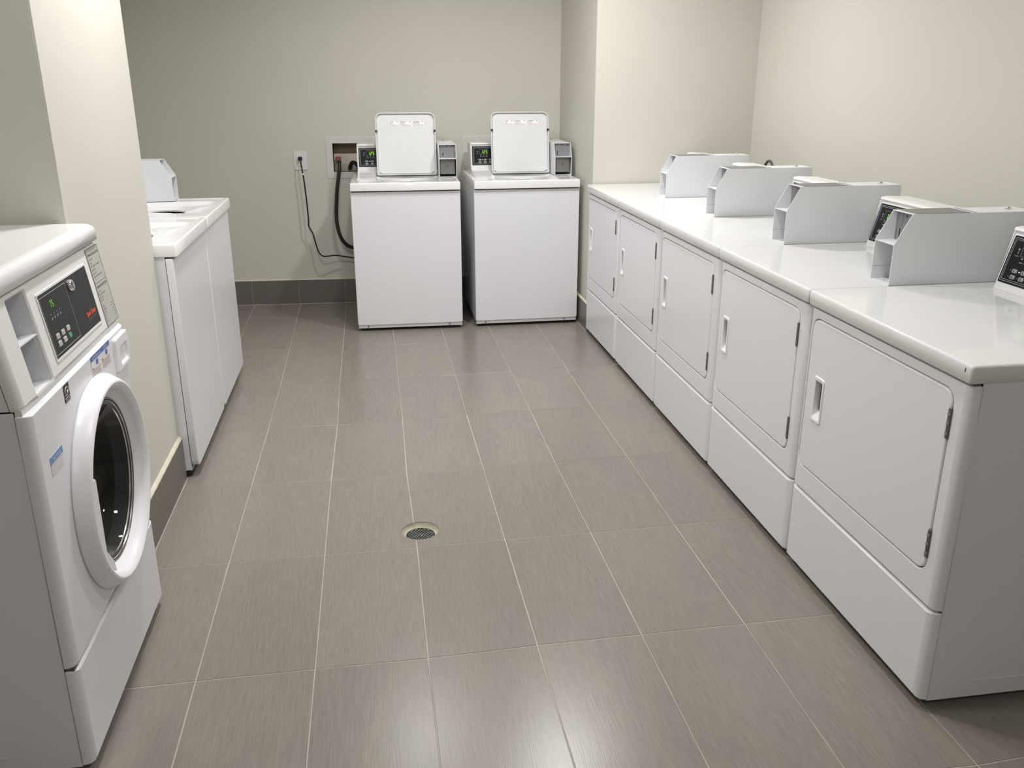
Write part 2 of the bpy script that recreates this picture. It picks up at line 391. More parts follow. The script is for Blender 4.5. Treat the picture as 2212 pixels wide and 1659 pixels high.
def small_console(parent, x0, x1, yf, zb, ht, slope, yback, num):
    """rear console with rounded cap, black key panel and green figures; face leans back by slope"""
    F = frame((0, yf, zb), (1, 0, 0), (0, slope, ht)); L = math.hypot(slope, ht)
    prof = [(yf, zb), (yf + slope * .9, zb + ht * .9), (yf + slope * .9 - .004, zb + ht * .915), (yf + slope * .9 - .0075, zb + ht * .945), (yf + slope * .9 - .004, zb + ht * .985), (yf + slope + .01, zb + ht), (yback, zb + ht - .004), (yback, zb)]
    b = MB()
    a = [b.P(x0, y, z) for y, z in prof]; c = [b.P(x1, y, z) for y, z in prof]
    n = len(prof)
    for i in range(n): b.b.faces.new((a[i], a[(i + 1) % n], c[(i + 1) % n], c[i]))
    b.b.faces.new(a[::-1]); b.b.faces.new(c)
    bmesh.ops.bevel(b.b, geom=[e for e in b.b.edges if abs(e.verts[0].co.x - e.verts[1].co.x) < 1e-6 and e.verts[0].co.y < yback - .001], offset=.004, segments=2, affect='EDGES', clamp_overlap=True)
    con = b.build('console', M['console'], parent, smooth=40)
    p0, p1, q0, q1 = x0 + .010, x0 + .330, L * .12, L * .86
    pn = MB(F).panel(p0, p1, q0, q1, .0002, .0022, .004, .001).build('display_panel', M['black'], parent)
    b = MB(F)
    outline(b, p0 + .006, p1 - .006, q0 + .006, q1 - .006, .0012, .002, .0025)
    outline(b, p0 + .011, p1 - .011, q0 + .011, q1 - .011, .0009, .002, .0025)
    b.build('silver_border', M['grey_line'], pn)
    b = MB(F); h = q1 - q0
    outline(b, p0 + .047, p0 + .105, q1 - h * .40, q1 - h * .16, .0006, .002, .0025)
    for k in range(3): b.box(p0 + .055 + k * .019, p0 + .060 + k * .019, q1 - h * .455, q1 - h * .425, .002, .0026)
    for k in range(3): b.box(p0 + .051 + k * .019, p0 + .064 + k * .019, q1 - h * .53, q1 - h * .515, .002, .0026)
    b.box(p0 + .034, p0 + .0355, q1 - h * .36, q1 - h * .26, .002, .0026).box(p0 + .031, p0 + .0385, q1 - h * .27, q1 - h * .25, .002, .0026)
    b.text('START', p0 + .034, q1 - h * .42, .0035, .0024)
    for rw in range(2):
        for k in range(5): b.box(p0 + .033 + k * .034 - .001, p0 + .033 + k * .034 + .001, q1 - h * (.71 + .13 * rw) - .0012, q1 - h * (.71 + .13 * rw) + .0012, .002, .0026)
    b.build('silver_print', M['print_mid'], pn)
    b = MB(F)
    seven(b, num, p0 + .060, q1 - h * .365, .0185, .0024)
    b.build('green_digits', M['led'], pn)
    for rw in range(2):
        for k in range(4):
            u = p0 + .050 + k * .034; v = q1 - h * (.71 + .13 * rw)
            kb = MB(F).panel(u - .0105, u + .0105, v - .0062, v + .0062, .002, .0035, .004, .001, k=3).build('key', M['key_dark'], pn)
    b = MB(F)
    for rw in range(2):
        for k in range(4):
            u = p0 + .050 + k * .034; v = q1 - h * (.71 + .13 * rw)
            outline(b, u - .0088, u + .0088, v - .005, v + .005, .0011, .0034, .0040, .003)
            b.box(u + .002, u + .0055, v - .0018, v + .0032, .0034, .0040).box(u - .005, u - .001, v + .001, v + .0022, .0034, .004)
    b.build('key_print', M['key_grey'], pn)
    MB(F).cyl(p0 + .067, q1 - h * .71, .0017, .002, .0032, 10).build('white_light', M['led_white'], pn)
    return con

def coin_box(parent, x0, x1, yf, z0, H, D, num, grey_top=True, vault=True):
    """tall narrow coin meter: open front with shelf, slanted upper mouth"""
    th = .0022; zs = z0 + H * .58; sl = .048
    def side(u):
        pr = [(yf, z0), (yf, zs), (yf + sl, z0 + H), (yf + D, z0 + H), (yf + D, z0)]
        return [(u, y, z) for y, z in pr]
    b = MB()
    for a, c in ((x0, x0 + th), (x1 - th, x1)):
        A = [b.b.verts.new(p) for p in side(a)]; B = [b.b.verts.new(p) for p in side(c)]
        for i in range(5): b.b.faces.new((A[i], A[(i + 1) % 5], B[(i + 1) % 5], B[i]))
        b.b.faces.new(A[::-1]); b.b.faces.new(B)
    b.box(x0 + th, x1 - th, yf + sl, yf + D, z0 + H - th, z0 + H)
    b.box(x0 + th, x1 - th, yf, yf + D, z0, z0 + th)
    b.box(x0 + th, x1 - th, yf + D - th, yf + D, z0 + th, z0 + H - th)
    sh = MB().box(x0 + th, x1 - th, yf + .0005, yf + D * .5, zs - th, zs)
    case = b.build('meter_case', M['metal_white'], parent, smooth=0)
    sh.build('shelf', M['metal_white'], case, smooth=0)
    # coin plate: leans parallel to the mouth
    yp = yf + .062
    F = frame((0, yp, zs), (1, 0, 0), (0, .0, H * .42)); hh = H * .42 - .003
    pl = MB(F).box(x0 + th, x1 - th, 0, hh, -.004, 0).build('coin_plate', M['grey_metal'], parent, smooth=0)
    wx = x1 - x0
    b = MB(F)
    b.box(x0 + wx * .235, x0 + wx * .285, hh * .10, hh * .42, .0004, .0012)
    b.build('coin_slot', M['dark'], pl, smooth=0)
    b = MB(F)
    b.tube([(x0 + wx * .30, hh * .97, .001), (x0 + wx * .30, hh * .72, .001), (x0 + wx * .27, hh * .60, .001), (x0 + wx * .24, hh * .50, .001)], .0009, 6)
    b.tube([(x0 + wx * .345, hh * .97, .001), (x0 + wx * .35, hh * .68, .001), (x0 + wx * .30, hh * .56, .001), (x0 + wx * .285, hh * .45, .001)], .0007, 6)
    b.cyl(x0 + wx * .25, hh * .05, .0045, 0, .001, 10).cyl(x0 + wx * .2, hh * .62, .002, 0, .001, 8)
    b.box(x0 + wx * .19, x0 + wx * .215, hh * .08, hh * .44, 0, .002).box(x0 + wx * .305, x0 + wx * .33, hh * .08, hh * .44, 0, .002)
    b.build('coin_track', M['print_mid'], pl)
    MB(F).cyl(x0 + wx * .52, hh * .88, .004, 0, .0012, 12).build('coin_emblem', M['print_dark'], pl)
    if num: tag(MB(F).text(num, x0 + wx * .86, hh * .80, .017, .0004, bold=.02).build('machine_number', M['print_dark'], pl, smooth=0), 'black stick-on number %s' % num)
    if vault:
        Fv = frame((0, yf + .018, z0 + .012))
        vb = MB(Fv); a0, a1, b0, b1 = x0 + .007, x1 - .010, .006, zs - z0 - .016
        vb.loft([(rr(a0, a1, b0, b1, .002, 2), -.05), (rr(a0, a1, b0, b1, .002, 2), -.004), (rr(a0 + .007, a1 - .007, b0 + .014, b1 - .006, .002, 2), 0)])
        v_ = vb.build('coin_vault', M['lock_metal'], parent, smooth=20)
        ux, vv = (a0 + a1) / 2, (b0 + b1) / 2 + .004
        MB(Fv).ring(ux, vv, [(.0085, 0), (.0085, .0012), (.0065, .0014), (.0063, .0004)], 20).build('lock_ring', M['print_dark'], v_)
        MB(Fv).box(ux - .001, ux + .001, vv - .005, vv + .002, 0, .001).build('keyhole', M['dark'], v_, smooth=0)
        for s_ in (.35, .65):
            MB(frame((0, yf, z0))).cyl(x0 + wx * s_, .0035, .0018, -.004, 0, 8).build('screw', M['grey_metal'], case)
    else:
        MB().box(x0 + th, x0 + th + .0004, yf + .002, yf + .09, z0 + .040, z0 + .0412).build('fold_line', M['print_mid'], case, smooth=0)
        for s_ in (.35, .6): MB().cyl(x0 + wx * s_, yf + .02 + .015 * s_, .004, z0 + th, z0 + th + .0006, 10).build('screw', M['print_mid'], case)
    Ft = frame((0, 0, z0 + H), (1, 0, 0), (0, 1, 0))
    if grey_top:
        MB(Ft).box(x0 + .002, x1 - .001, yf + sl + .012, yf + .235, .0002, .0012).build('top_plate', M['grey_plate'], case, smooth=0)
        MB(Ft).box(x0 + .001, x1 - .001, yf + .250, yf + .2525, .0, .0016).build('sheet_lap', M['grey_metal'], case, smooth=0)
    kb = MB(Ft); kb.ring(x0 + wx * .48, yf + D * .88, [(.0095, 0), (.0095, .003), (.0075, .0045), (.0060, .0075), (.0045, .008)], 20, cap1=True); kb.build('top_lock', M['chrome'], case)
    return case

# ---------------------------------------------------------------- top-load washer (front faces -y, origin floor front centre)
W, D = .656, .70
def build_washer(H, num, label, loc, rz, toe=True):
    t = thing('top_load_washer', label, 'washer', loc, rz, 'top-load coin washers')
    hw = W / 2
    shell('cabinet', M['enamel'], t, hw - .003, .0445, D, .030, H - .047)
    zb = .040 if toe else .045
    fb = MB(frame((0, .042, 0)))
    fb.panel(-hw, hw, zb, H - .0545, 0, .026, (.012 if toe else .03, .012 if toe else .03, .003, .003), .003, .004).build('front_panel', M['enamel'], t)
    if toe:
        tp = MB(frame((0, .042, 0))).box(-hw + .004, hw - .004, .020, .0385, 0, .018).build('toe_strip', M['metal_white'], t, smooth=0)
        for s_ in (-.265, .245): MB(frame((0, .024, 0))).cyl(s_, .030, .006, 0, .002, 12).build('screw', M['grey_metal'], tp)
    for sx in (-1, 1):
        for y in (.07, D - .05):
            MB(frame((0, 0, 0), (1, 0, 0), (0, 1, 0))).cyl(sx * (hw - .035), y, .020, 0, .034, 16, .002).build('foot', M['rubber'], t)
    # worktop with the loading opening
    F = frame((0, 0, H), (1, 0, 0), (0, 1, 0)); k = 8
    L = [(rr(-hw + .002, hw - .002, .002, D - .002, .004, k), -.048), (rr(-hw, hw, 0, D, .006, k), -.046), (rr(-hw, hw, 0, D, .008, k), -.006),
         (rr(-hw + .002, hw - .002, .002, D - .002, .008, k), -.0017), (rr(-hw + .006, hw - .006, .006, D - .006, .008, k), 0)]
    # slightly dished deck inside a raised border
    L += [(rr(-hw + .020, hw - .020, .022, D - .02, .012, k), 0), (rr(-hw + .026, hw - .026, .028, D - .03, .012, k), -.0025)]
    o0, o1, p0, p1 = -.172, .208, .040, .402
    L += [(rr(o0 - .014, o1 + .014, p0 - .006, p1 + .008, .055, k), -.0025), (rr(o0 - .004, o1 + .004, p0 - .002, p1 + .002, .050, k), -.004),
          (rr(o0, o1, p0, p1, .048, k), -.008), (rr(o0 + .006, o1 - .006, p0 + .006, p1 - .006, .06, k), -.016)]
    cx, cy = (o0 + o1) / 2, .272
    L += [(rr(cx - .150, cx + .150, cy - .150, cy + .120, .10, k), -.020), (rr(cx - .112, cx + .112, cy - .112, cy + .112, .1115, k), -.029),
          (rr(cx - .110, cx + .110, cy - .110, cy + .110, .1095, k), -.036)]
    MB(F).loft(L, False, False).build('worktop', M['enamel_top'], t, smooth=45)
    MB(F).ring(cx, cy, [(.113, -.034), (.118, -.044), (.165, -.10), (.165, -.40)], 40, cap1=True).build('tub', M['dark'], t)
    # raised lid
    tilt = .055
    lh = .383
    FL = frame((.018, .392, H + .004), (1, 0, 0), (0, tilt, lh))
    l0, l1 = -.186, .192
    R4 = (.014, .014, .040, .040)
    def rl(i, dz=0): return rr(l0 + i, l1 - i, i, lh - i, tuple(max(q - i, .004) for q in R4), 6)
    lb = MB(FL).loft([(rl(.003), -.010), (rl(0), -.007), (rl(0), .012), (rl(.002), .015), (rl(.0052), .015), (rl(.0068), .012), (rl(.0075), -.004)])
    lid = lb.build('lid', M['plastic'], t, smooth=40)
    MB(FL).panel(l0 + .0125, l1 - .0125, .010, lh - .0150, -.005, .0042, (.010, .010, .034, .034), .002, k=6).build('lid_inner_panel', M['plastic'], lid)
    for sx in (l0 + .006, l1 - .006):
        MB(FL).cyl(sx, lh * .705, .0072, .008, .0185, 16, .0015).build('bumper', M['rubber'], lid)
    for sx, d in ((l0 + .020, 1), (l1 - .020, -1)):
        MB(FL).tube([(sx - .002 * d, .020, .0045), (sx + .004 * d, .014, .0045), (sx + .008 * d, .013, .0045)], .0018, 6).build('corner_clip', M['gasket'], lid)
    for i, (a, c, head) in enumerate(((-.1, -.037, 'NOTICE'), (-.033, .044, 'ADVERTENCIA'), (.048, .122, 'AVERTISSEMENT'))):
        lbm = MB(FL).box(a, c, lh * .78, lh * .865, .0042, .0048).build('notice_label', M['label_white'], lid, smooth=0)
        MB(FL).text(head, a + (.012 + .004 * i) * 1.0 + .006, lh * .847, .0048, .0048, wide=.85, bold=.02).cyl(c - .010, lh * .853, .003, .0048, .0051, 10).build('heading', M['print_dark'], lbm, smooth=0)
        b = MB(FL)
        for q in range(7):
            e_ = c - .004 - (.0 if q > 3 else random.uniform(.02, .04)) ; b.box(a + .003, e_, lh * (.838 - .0085 * q), lh * (.842 - .0085 * q), .0048, .0051)
        b.build('small_print', M['label_pale'], lbm, smooth=0)
    # console and meter behind
    small_console(t, -hw + .036, .222, .485, H + .030, .160, .028, D - .01, '125')
    b = MB(); P_ = [(.17, H - .006), (.18, H - .0018), (.30, H + .004), (.478, H + .030), (D - .012, H + .032), (D - .012, H - .003)]
    A_ = [b.b.verts.new((-hw + .036, y_, z_)) for y_, z_ in P_]; B_ = [b.b.verts.new((-.176, y_, z_)) for y_, z_ in P_]
    for i in range(6): b.b.faces.new((A_[i], A_[(i + 1) % 6], B_[(i + 1) % 6], B_[i]))
    b.b.faces.new(A_[::-1]); b.b.faces.new(B_)
    b.box(-.176, .222, .432, D - .012, H - .003, H + .032)
    b.build('console_base', M['enamel_top'], t, smooth=40)
    coin_box(t, hw - .110, hw - .001, .245, H + .0005, .196, .450, num, grey_top=False)
    return t

W4 = build_washer(.915, '4', 'white top-load washer with raised lid, numbered 4, left of the pair at the back wall', (.725, 2.742, 0), math.radians(-1.2))
W5 = build_washer(.915, '5', 'white top-load washer with raised lid, numbered 5, in the back corner', (1.466, 2.742, 0), 0)
L1 = build_washer(.930, None, 'white top-load washer directly beside the pillar, nearer of the two facing the dryers', (-.193, 1.0385, 0), PI / 2, toe=False)
L2 = build_washer(.930, None, 'white top-load washer beyond the pillar, farther of the two facing the dryers, coin meter showing', (-.193, 1.7235, 0), PI / 2, toe=False)
L1.scale = (1.045, 1, 1); L2.scale = (1.027, 1, 1)

# ---------------------------------------------------------------- front-control coin dryer
DW = .706
def build_dryer(num):
    H = .905; hw = DW / 2
    t = thing('coin_dryer', '', 'dryer', (0, 0, 0), -PI / 2, 'row of coin dryers along the right wall')
    shell('cabinet', M['enamel'], t, hw - .0035, .0372, D, .022, H - .042)
    for sx in (-1, 1):
        MB().box(sx * (hw - .0045) - .0025, sx * (hw - .0045) + .0025, .155, D - .03, .066, .0725, bev=.002).build('pressed_rib', M['enamel'], t)
    b = MB(frame((hw - .004, 0, 0), (0, 1, 0)))
    b.cyl(.075, .034, .006, 0, .0015, 12).build('side_screw', M['enamel'], t)
    for sx in (-1, 1):
        for y in (.08, D - .06):
            MB(frame((0, 0, 0), (1, 0, 0), (0, 1, 0))).cyl(sx * (hw - .05), y, .018, 0, .026, 14, .002).build('foot', M['rubber'], t)
    MB().box(-hw + .02, hw - .02, .036, .05, .008, .024).build('base_rail', M['hinge'], t, smooth=0)
    # front face with door opening
    d0, d1, e0, e1 = -.326, .297, .362, .826
    F = frame((0, .034, 0)); k = 6
    MB(F).hole_panel(-hw + .001, hw - .001, .283, H - .049, 0, .024, (d0 - .003, d1 + .003, e0 - .003, e1 + .003, .033), .022, .003, .004, .022, k=k, hbev=.0025, floor=False, back=False).build('front_panel', M['enamel'], t, smooth=40)
    MB(F).panel(-hw + .001, hw - .001, .028, .277, 0, .024, .003, .006, .022, k=k).build('lower_panel', M['enamel'], t, smooth=40)
    MB(frame((0, .0405, 0))).box(-hw + .006, hw - .006, .274, .286, 0, .010).build('panel_seam', M['seam'], t, smooth=0)
    MB(F).box(-hw + .008, hw - .008, H - .050, H - .042, 0, .016).build('top_seam', M['seam'], t, smooth=0)
    # door
    Fd = frame((0, .0235, 0)); h0, h1, g0, g1 = d0 + .042, d0 + .098, .522, .662
    door = MB(Fd).hole_panel(d0, d1, e0, e1, -.001, .0145, (h0 + .009, h1 - .009, g0 + .013, g1 - .013, .006), .0150, .030, .004, .004, k=k, floor=False, hbev=.001, back=False).build('door', M['enamel'], t, smooth=40)
    hb = MB(Fd)
    hb.loft([(rr(h0, h1, g0, g1, .008, k), .0145), (rr(h0 + .001, h1 - .001, g0 + .001, g1 - .001, .008, k), .0175), (rr(h0 + .006, h1 - .006, g0 + .006, g1 - .006, .007, k), .0185),
             (rr(h0 + .010, h1 - .010, g0 + .013, g1 - .013, .006, k), .0160), (rr(h0 + .0115, h1 - .0115, g0 + .030, g1 - .0145, .006, k), -.002)], cap0=False, cap1=False)
    hb.build('handle', M['plastic_bright'], door, smooth=40)
    for z0 in (.402, .712):
        hg = MB(Fd).box(d1 - .004, d1 + .006, z0, z0 + .075, .002, .0175, bev=.001, seg=1)
        hg = hg.build('hinge', M['hinge'], t, smooth=0)
        b = MB(Fd)
        for q in (.012, .037, .060): b.box(d1 - .003, d1 + .005, z0 + q - .003, z0 + q + .003, .017, .019)
        b.build('hinge_knuckle', M['grey_metal'], hg, smooth=0)
    # top
    Ft = frame((0, 0, H), (1, 0, 0), (0, 1, 0))
    MB(Ft).loft([(rr(-hw + .003, hw - .003, .003, D - .002, .006, 5), -.0425), (rr(-hw, hw, 0, D, .008, 5), -.0395), (rr(-hw, hw, 0, D, .008, 5), -.0065), (rr(-hw + .001, hw - .001, .001, D - .002, .008, 5), -.0030),
                 (rr(-hw + .003, hw - .003, .003, D - .004, .008, 5), -.0009), (rr(-hw + .0065, hw - .0065, .0065, D - .008, .008, 5), 0)]).build('worktop', M['enamel_top'], t, smooth=50)
    small_console(t, -hw + .060, hw - .108, .548, H + .0005, .182, .048, D - .005, '125')
    coin_box(t, hw - .106, hw - .002, .256, H + .0005, .212, .450, None, grey_top=True, vault=False)
    return t
proto = build_dryer(None)
spans = [(-1.018, -.264), (-.259, .451), (.456, 1.162), (1.167, 1.857), (1.862, 2.548)]
dl = ['white coin dryer nearest the camera, side panel showing, chipped front corner',
      'second white coin dryer from the camera, green digits showing beside its coin meter',
      'white coin dryer in the middle of the row of five',
      'white coin dryer second from the far end of its row',
      'white coin dryer at the far end of its row, touching the wall corner']
for i, (a, c) in enumerate(spans):
    o = proto if i == 0 else copy_tree(proto)
    o.location = (1.790, (a + c) / 2, 0); o.scale = ((c - a) / DW, 1, 1); o['label'] = dl[i]
    if i == 0:
        first_dryer = o
chip = MB(frame((0, 0, 0))).prism([(.330, .886), (.333, .885), (.3335, .894), (.331, .896)], -.0002, .0006)
chip.build('paint_chip', M['hinge'], first_dryer, smooth=0)

# ---------------------------------------------------------------- front-load washer on the left
FW = .720; hw = FW / 2
fl_ = thing('front_load_washer', 'white front-load washer with round glass door and black control panel at the left', 'washer', (-.163, -.5655, 0), PI / 2)
shell('cabinet', M['enamel'], fl_, hw - .003, .0285, .76, .024, .880)
for sx in (-1, 1):
    x0_ = sx * (hw - .003); b = MB(); P4 = [(.0345, .884), (.0655, 1.098), (.76, 1.098), (.76, .884)]
    A_ = [b.b.verts.new((x0_, y_, z_)) for y_, z_ in P4]; B_ = [b.b.verts.new((x0_ - sx * .004, y_, z_)) for y_, z_ in P4]
    for i in range(4): b.b.faces.new((A_[i], A_[(i + 1) % 4], B_[(i + 1) % 4], B_[i]))
    b.b.faces.new(A_); b.b.faces.new(B_[::-1]); b.build('upper_side', M['enamel'], fl_, smooth=0)
MB().box(-hw + .007, hw - .007, .756, .76, .884, 1.098).build('upper_back', M['enamel'], fl_, smooth=0)
b = MB()
b.box(-hw + .0005, -hw + .005, .175, .70, .066, .0715, bev=.002)
b.build('pressed_rib', M['enamel'], fl_)
for sx in (-1, 1):
    for y in (.09, .68):
        MB(frame((0, 0, 0), (1, 0, 0), (0, 1, 0))).cyl(sx * (hw - .05), y, .02, 0, .026, 14, .002).build('foot', M['rubber'], fl_)
MB().box(-hw + .015, hw - .015, .045, .06, .006, .026).build('base_rail', M['hinge'], fl_, smooth=0)
F = frame((0, .026, 0))
MB(F).panel(-hw, hw, .030, .280, 0, .026, .003, .006, .020, k=6).build('lower_panel', M['enamel'], fl_, smooth=40)
# upper front: annular face around the door opening
cx, cz = .036, .555
fp = MB(F); k = 12
ou = [(rr(-hw, hw, .288, .873, .003, k), 0)]
for tt in (0, .35, .7, 1.0):
    a = tt * PI / 2; iu = .020 * (1 - math.cos(a)); iv = .006 * (1 - math.cos(a))
    ou.append((rr(-hw + iu, hw - iu, .288 + iv, .873 - iv, .003, k), .026 - .020 * (1 - math.sin(a))))
def sqc(r):   # circle sampled to match the rounded rectangle's points
    o = []
    for q in range(4):
        for i in range(k + 1):
            a = PI + q * PI / 2 + (i / k) * PI / 2 * (k / (k + .0001))
            o.append((cx + r * math.cos(a), cz + r * math.sin(a)))
    return o
L = ou + [(sqc(.2635), .026), (sqc(.2630), .0272), (sqc(.2610), .0280), (sqc(.216), .0280), (sqc(.211), .020), (sqc(.206), -.02)]
fp.loft(L, False, False); bmesh.ops.remove_doubles(fp.b, verts=fp.b.verts, dist=1e-5)
fp.build('front_panel', M['enamel'], fl_, smooth=38)
MB(F).box(-hw + .004, hw - .004, .279, .289, 0, .018).build('panel_seam', M['seam'], fl_, smooth=0)
MB(F).box(-hw + .004, hw - .004, .872, .8855, 0, .013).build('console_seam', M['console'], fl_, smooth=0)
# door
dr0 = MB(F).ring(cx, cz, [(.261, .026), (.2660, .0285), (.2655, .0340), (.2530, .0560), (.2490, .0620), (.2440, .0655), (.2400, .0650), (.2300, .0560), (.2262, .0520), (.2240, .0480), (.2150, .0390), (.2080, .0330), (.2050, .0300)], 80).build('door_ring', M['plastic_bright'], fl_, smooth=50)
MB(F).ring(cx, cz, [(.206, .0295), (.2035, .0330), (.2005, .0320), (.199, .026)], 64).build('glass_gasket', M['gasket'], dr0)
MB(F).ring(cx, cz, [(.200, .0285), (.194, .0300), (.187, .0240), (.170, -.024), (.150, -.055), (.10, -.075), (.04, -.081), (.012, -.082)], 64, cap1=True).build('door_glass', M['glass'], dr0, smooth=60)
MB(F).ring(cx, cz, [(.1985, .0292), (.1975, .0312), (.1962, .0292)], 64).build('glass_rim', M['chrome'], dr0)
MB(F).ring(cx, cz, [(.1885, .0262), (.1875, .0278), (.1865, .0250)], 64).build('glass_rim', M['chrome'], dr0)
MB(F).ring(cx, cz, [(.207, -.02), (.215, -.05), (.245, -.09), (.245, -.40)], 48, cap1=True).build('drum', M['dark'], fl_)
# grip plate closing the lower left of the ring
R_ = .2245; pts = []
a_top = PI - math.asin(.076 / R_); a_bot = PI + math.acos(.118 / R_)
for i in range(15):
    a = a_top + (a_bot - a_top) * i / 14
    pts.append((cx + R_ * math.cos(a), cz + R_ * math.sin(a)))
pts += [(cx - .128, cz - .158), (cx - .166, cz - .112), (cx - .160, cz + .070), (cx - .165, cz + .076)]
gp = MB(F).loft([(pts, .036), (pts, .0485), ([(cx + (u - cx) * .992 - .0015, cz + (v - cz) * .99) for u, v in pts], .0505)]).build('door_grip', M['plastic'], dr0, smooth=30)

# lid
MB(frame((0, 0, 1.100), (1, 0, 0), (0, 1, 0))).loft([(rr(-hw + .004, hw - .004, .034, .76, .01, 6), 0), (rr(-hw, hw, .030, .765, .014, 6), .004), (rr(-hw, hw, .0305, .765, .016, 6), .025), (rr(-hw + .001, hw - .001, .0315, .764, .017, 6), .032), (rr(-hw + .004, hw - .004, .035, .762, .018, 6), .038),
    (rr(-hw + .008, hw - .008, .040, .758, .02, 6), .0418), (rr(-hw + .014, hw - .014, .046, .752, .02, 6), .0440), (rr(-hw + .022, hw - .022, .055, .745, .02, 6), .045)]).build('worktop', M['enamel_top'], fl_, smooth=50)
MB().box(-hw + .006, hw - .006, .044, .70, 1.095, 1.101).build('top_seam', M['seam'], fl_, smooth=0)
# sloped console with coin opening
FC = frame((0, .009, .885), (1, 0, 0), (0, .030, .212)); LC = math.hypot(.030, .212)
zc = lambda z: (z - .885) / .212 * LC
o0, o1, p0, p1 = -.272, -.170, zc(.884), zc(1.086)
MB(FC).hole_panel(-hw, hw, 0, LC, -.0225, .0, (o0, o1, p0 + .004, p1 - .002, .003), .028, .006, .005, .018, k=6, floor=False, hbev=.004, back=False).build('console', M['console'], fl_, smooth=40)
mc = MB(FC)
mc.box(o0 + .0005, o0 + .002, p0 + .004, p1 - .003, -.16, -.012).box(o1 - .002, o1 - .0005, p0 + .004, p1 - .003, -.16, -.012)
mc.box(o0, o1, p0 + .004, p0 + .006, -.16, -.012).box(o0, o1, p1 - .005, p1 - .003, -.16, -.012).box(o0, o1, p0 + .004, p1 - .003, -.162, -.158)
mc = mc.build('meter_housing', M['metal_white'], fl_, smooth=0)
MB(FC).box(o0 + .002, o1 - .002, zc(.989), zc(.992), -.155, -.003).build('shelf', M['metal_white'], mc, smooth=0)
b = MB(FC)
for v_, ns in ((zc(1.06), (-.03,)), (zc(1.035), (-.022, -.05)), (zc(1.01), (-.030, -.062)), (zc(.965), (-.028,)), (zc(.94), (-.022, -.05)), (zc(.905), (-.02, -.048))):
    for n_ in ns: b.box(o1 - .0035, o1 - .002, v_, v_ + .003, n_ - .0015, n_ + .0015)
b.build('rivet', M['plastic_bright'], mc, smooth=0)
cp = MB(FC).box(o0 + .002, o1 - .002, zc(.994), p1 - .006, -.080, -.076).build('coin_plate', M['grey_metal'], mc, smooth=0)
vt = MB(FC).box(o0 + .012, o1 - .030, p0 + .008, zc(.985), -.090, -.060, bev=.002).build('coin_vault', M['grey_metal'], mc)
# black overlay
bz = MB(FC); outline(bz, -.128, .221, zc(.911), zc(1.063), .0045, .0, .0022, .003); bz.build('panel_bezel', M['plastic'], fl_)
q0, q1 = zc(.917), zc(1.057)
pn = MB(FC).box(-.1225, .2165, q0, q1, .0002, .0012).build('control_panel', M['black_soft'], fl_, smooth=0)
b = MB(FC); outline(b, -.118, .053, zc(.923), zc(1.051), .0009, .001, .0018, .003); b.build('silver_border', M['grey_line'], pn)
b = MB(FC); seven(b, '75', -.069, zc(1.0195), .0165, .0014); b.build('green_digits', M['led_dim'], pn)
for i in range(3):
    for j in range(2):
        u = -.079 + i * .0355; v = zc(.9585 - .0165 * j)
        kk = MB(FC).panel(u - .0098, u + .0098, v - .0062, v + .0062, .001, .0026, .003 if not (i == 2 and j) else .006, .0008, k=3).build('key', M['key_green'] if (i == 2 and j) else M['key_grey'], pn)
        if i == 2 and j: tag(kk, 'green start key')
        bb = MB(FC)
        for q in range(2): bb.box(u - .0055, u + .0055 - .002 * q, v + .0012 - .0038 * q, v + .0024 - .0038 * q, .0026, .003)
        bb.build('key_print', M['print_mid'], kk, smooth=0)
b = MB(FC)
for i in range(4):
    u = -.078 + i * .0185; b.cyl(u, zc(1.007), .0014, .001, .0018, 8).box(u - .004, u + .004, zc(1.000) - .0012, zc(1.000), .001, .0018).box(u - .004, u + .003, zc(.997) - .0012, zc(.997), .001, .0018)
for i in range(3):
    for j in range(2): b.cyl(-.079 + i * .0355 - .0135, zc(.955 - .0165 * j), .001, .001, .0018, 8)
b.build('indicator_print', M['print_mid'], pn)
MB(FC).text('Speed Queen', .166, zc(.9475), .0115, .0016, wide=.78, bold=.055).build('red_lettering', M['print_red'], pn, smooth=0)
MB(FC).text('COMMERCIAL LAUNDRY', .166, zc(.9365), .0055, .0016, wide=.72).build('dim_lettering', M['print_dim'], pn, smooth=0)
kn = MB(FC).ring(.081, zc(1.038), [(.014, .001), (.014, .006), (.0125, .009), (.0095, .009), (.0085, .006)], 24, cap1=True).build('selector_knob', M['chrome'], fl_)
b = MB(FC)
for a in range(3):
    t_ = a * PI / 3; c_, s_ = math.cos(t_), math.sin(t_)
    b.prism([(.081 + r * c_ - w_ * s_, zc(1.038) + r * s_ + w_ * c_) for r, w_ in ((-.009, -.001), (.009, -.001), (.009, .001), (-.009, .001))], .006, .0095)
b.build('knob_spokes', M['grey_metal'], kn, smooth=0)
# instruction label
lb = MB(FC).box(.2545, .3555, zc(.8885), zc(1.0895), .0004, .0012).build('instruction_label', M['label_grey'], fl_, smooth=0)
b = MB(FC); outline(b, .2545, .3555, zc(.8885), zc(1.0895), .0012, .0011, .0016, .001)
b.box(.2555, .3545, zc(1.0010), zc(1.0018), .0011, .0016)
b.text('OPERATING INSTRUCTIONS', .305, zc(1.0700), .0062, .0013, wide=.80, bold=.01).text('WASHER INSTRUCTIONS', .305, zc(.9885), .0062, .0013, wide=.85, bold=.01)
y = 1.060; rnd = random.Random(3)
for ln in (('1. OPEN DOOR', 0), ('2. LOAD', 0), ('3. ADD DETERGENT TO DISPENSER', 0), ('4. CLOSE DOOR', 0), ('5. SELECT CYCLE', 0), ('6. INSERT COINS AND PRESS START', 0)):
    b.text(ln[0], .261, zc(y), .0038, .0013, align='LEFT', wide=.85); y -= .0088
y = .978
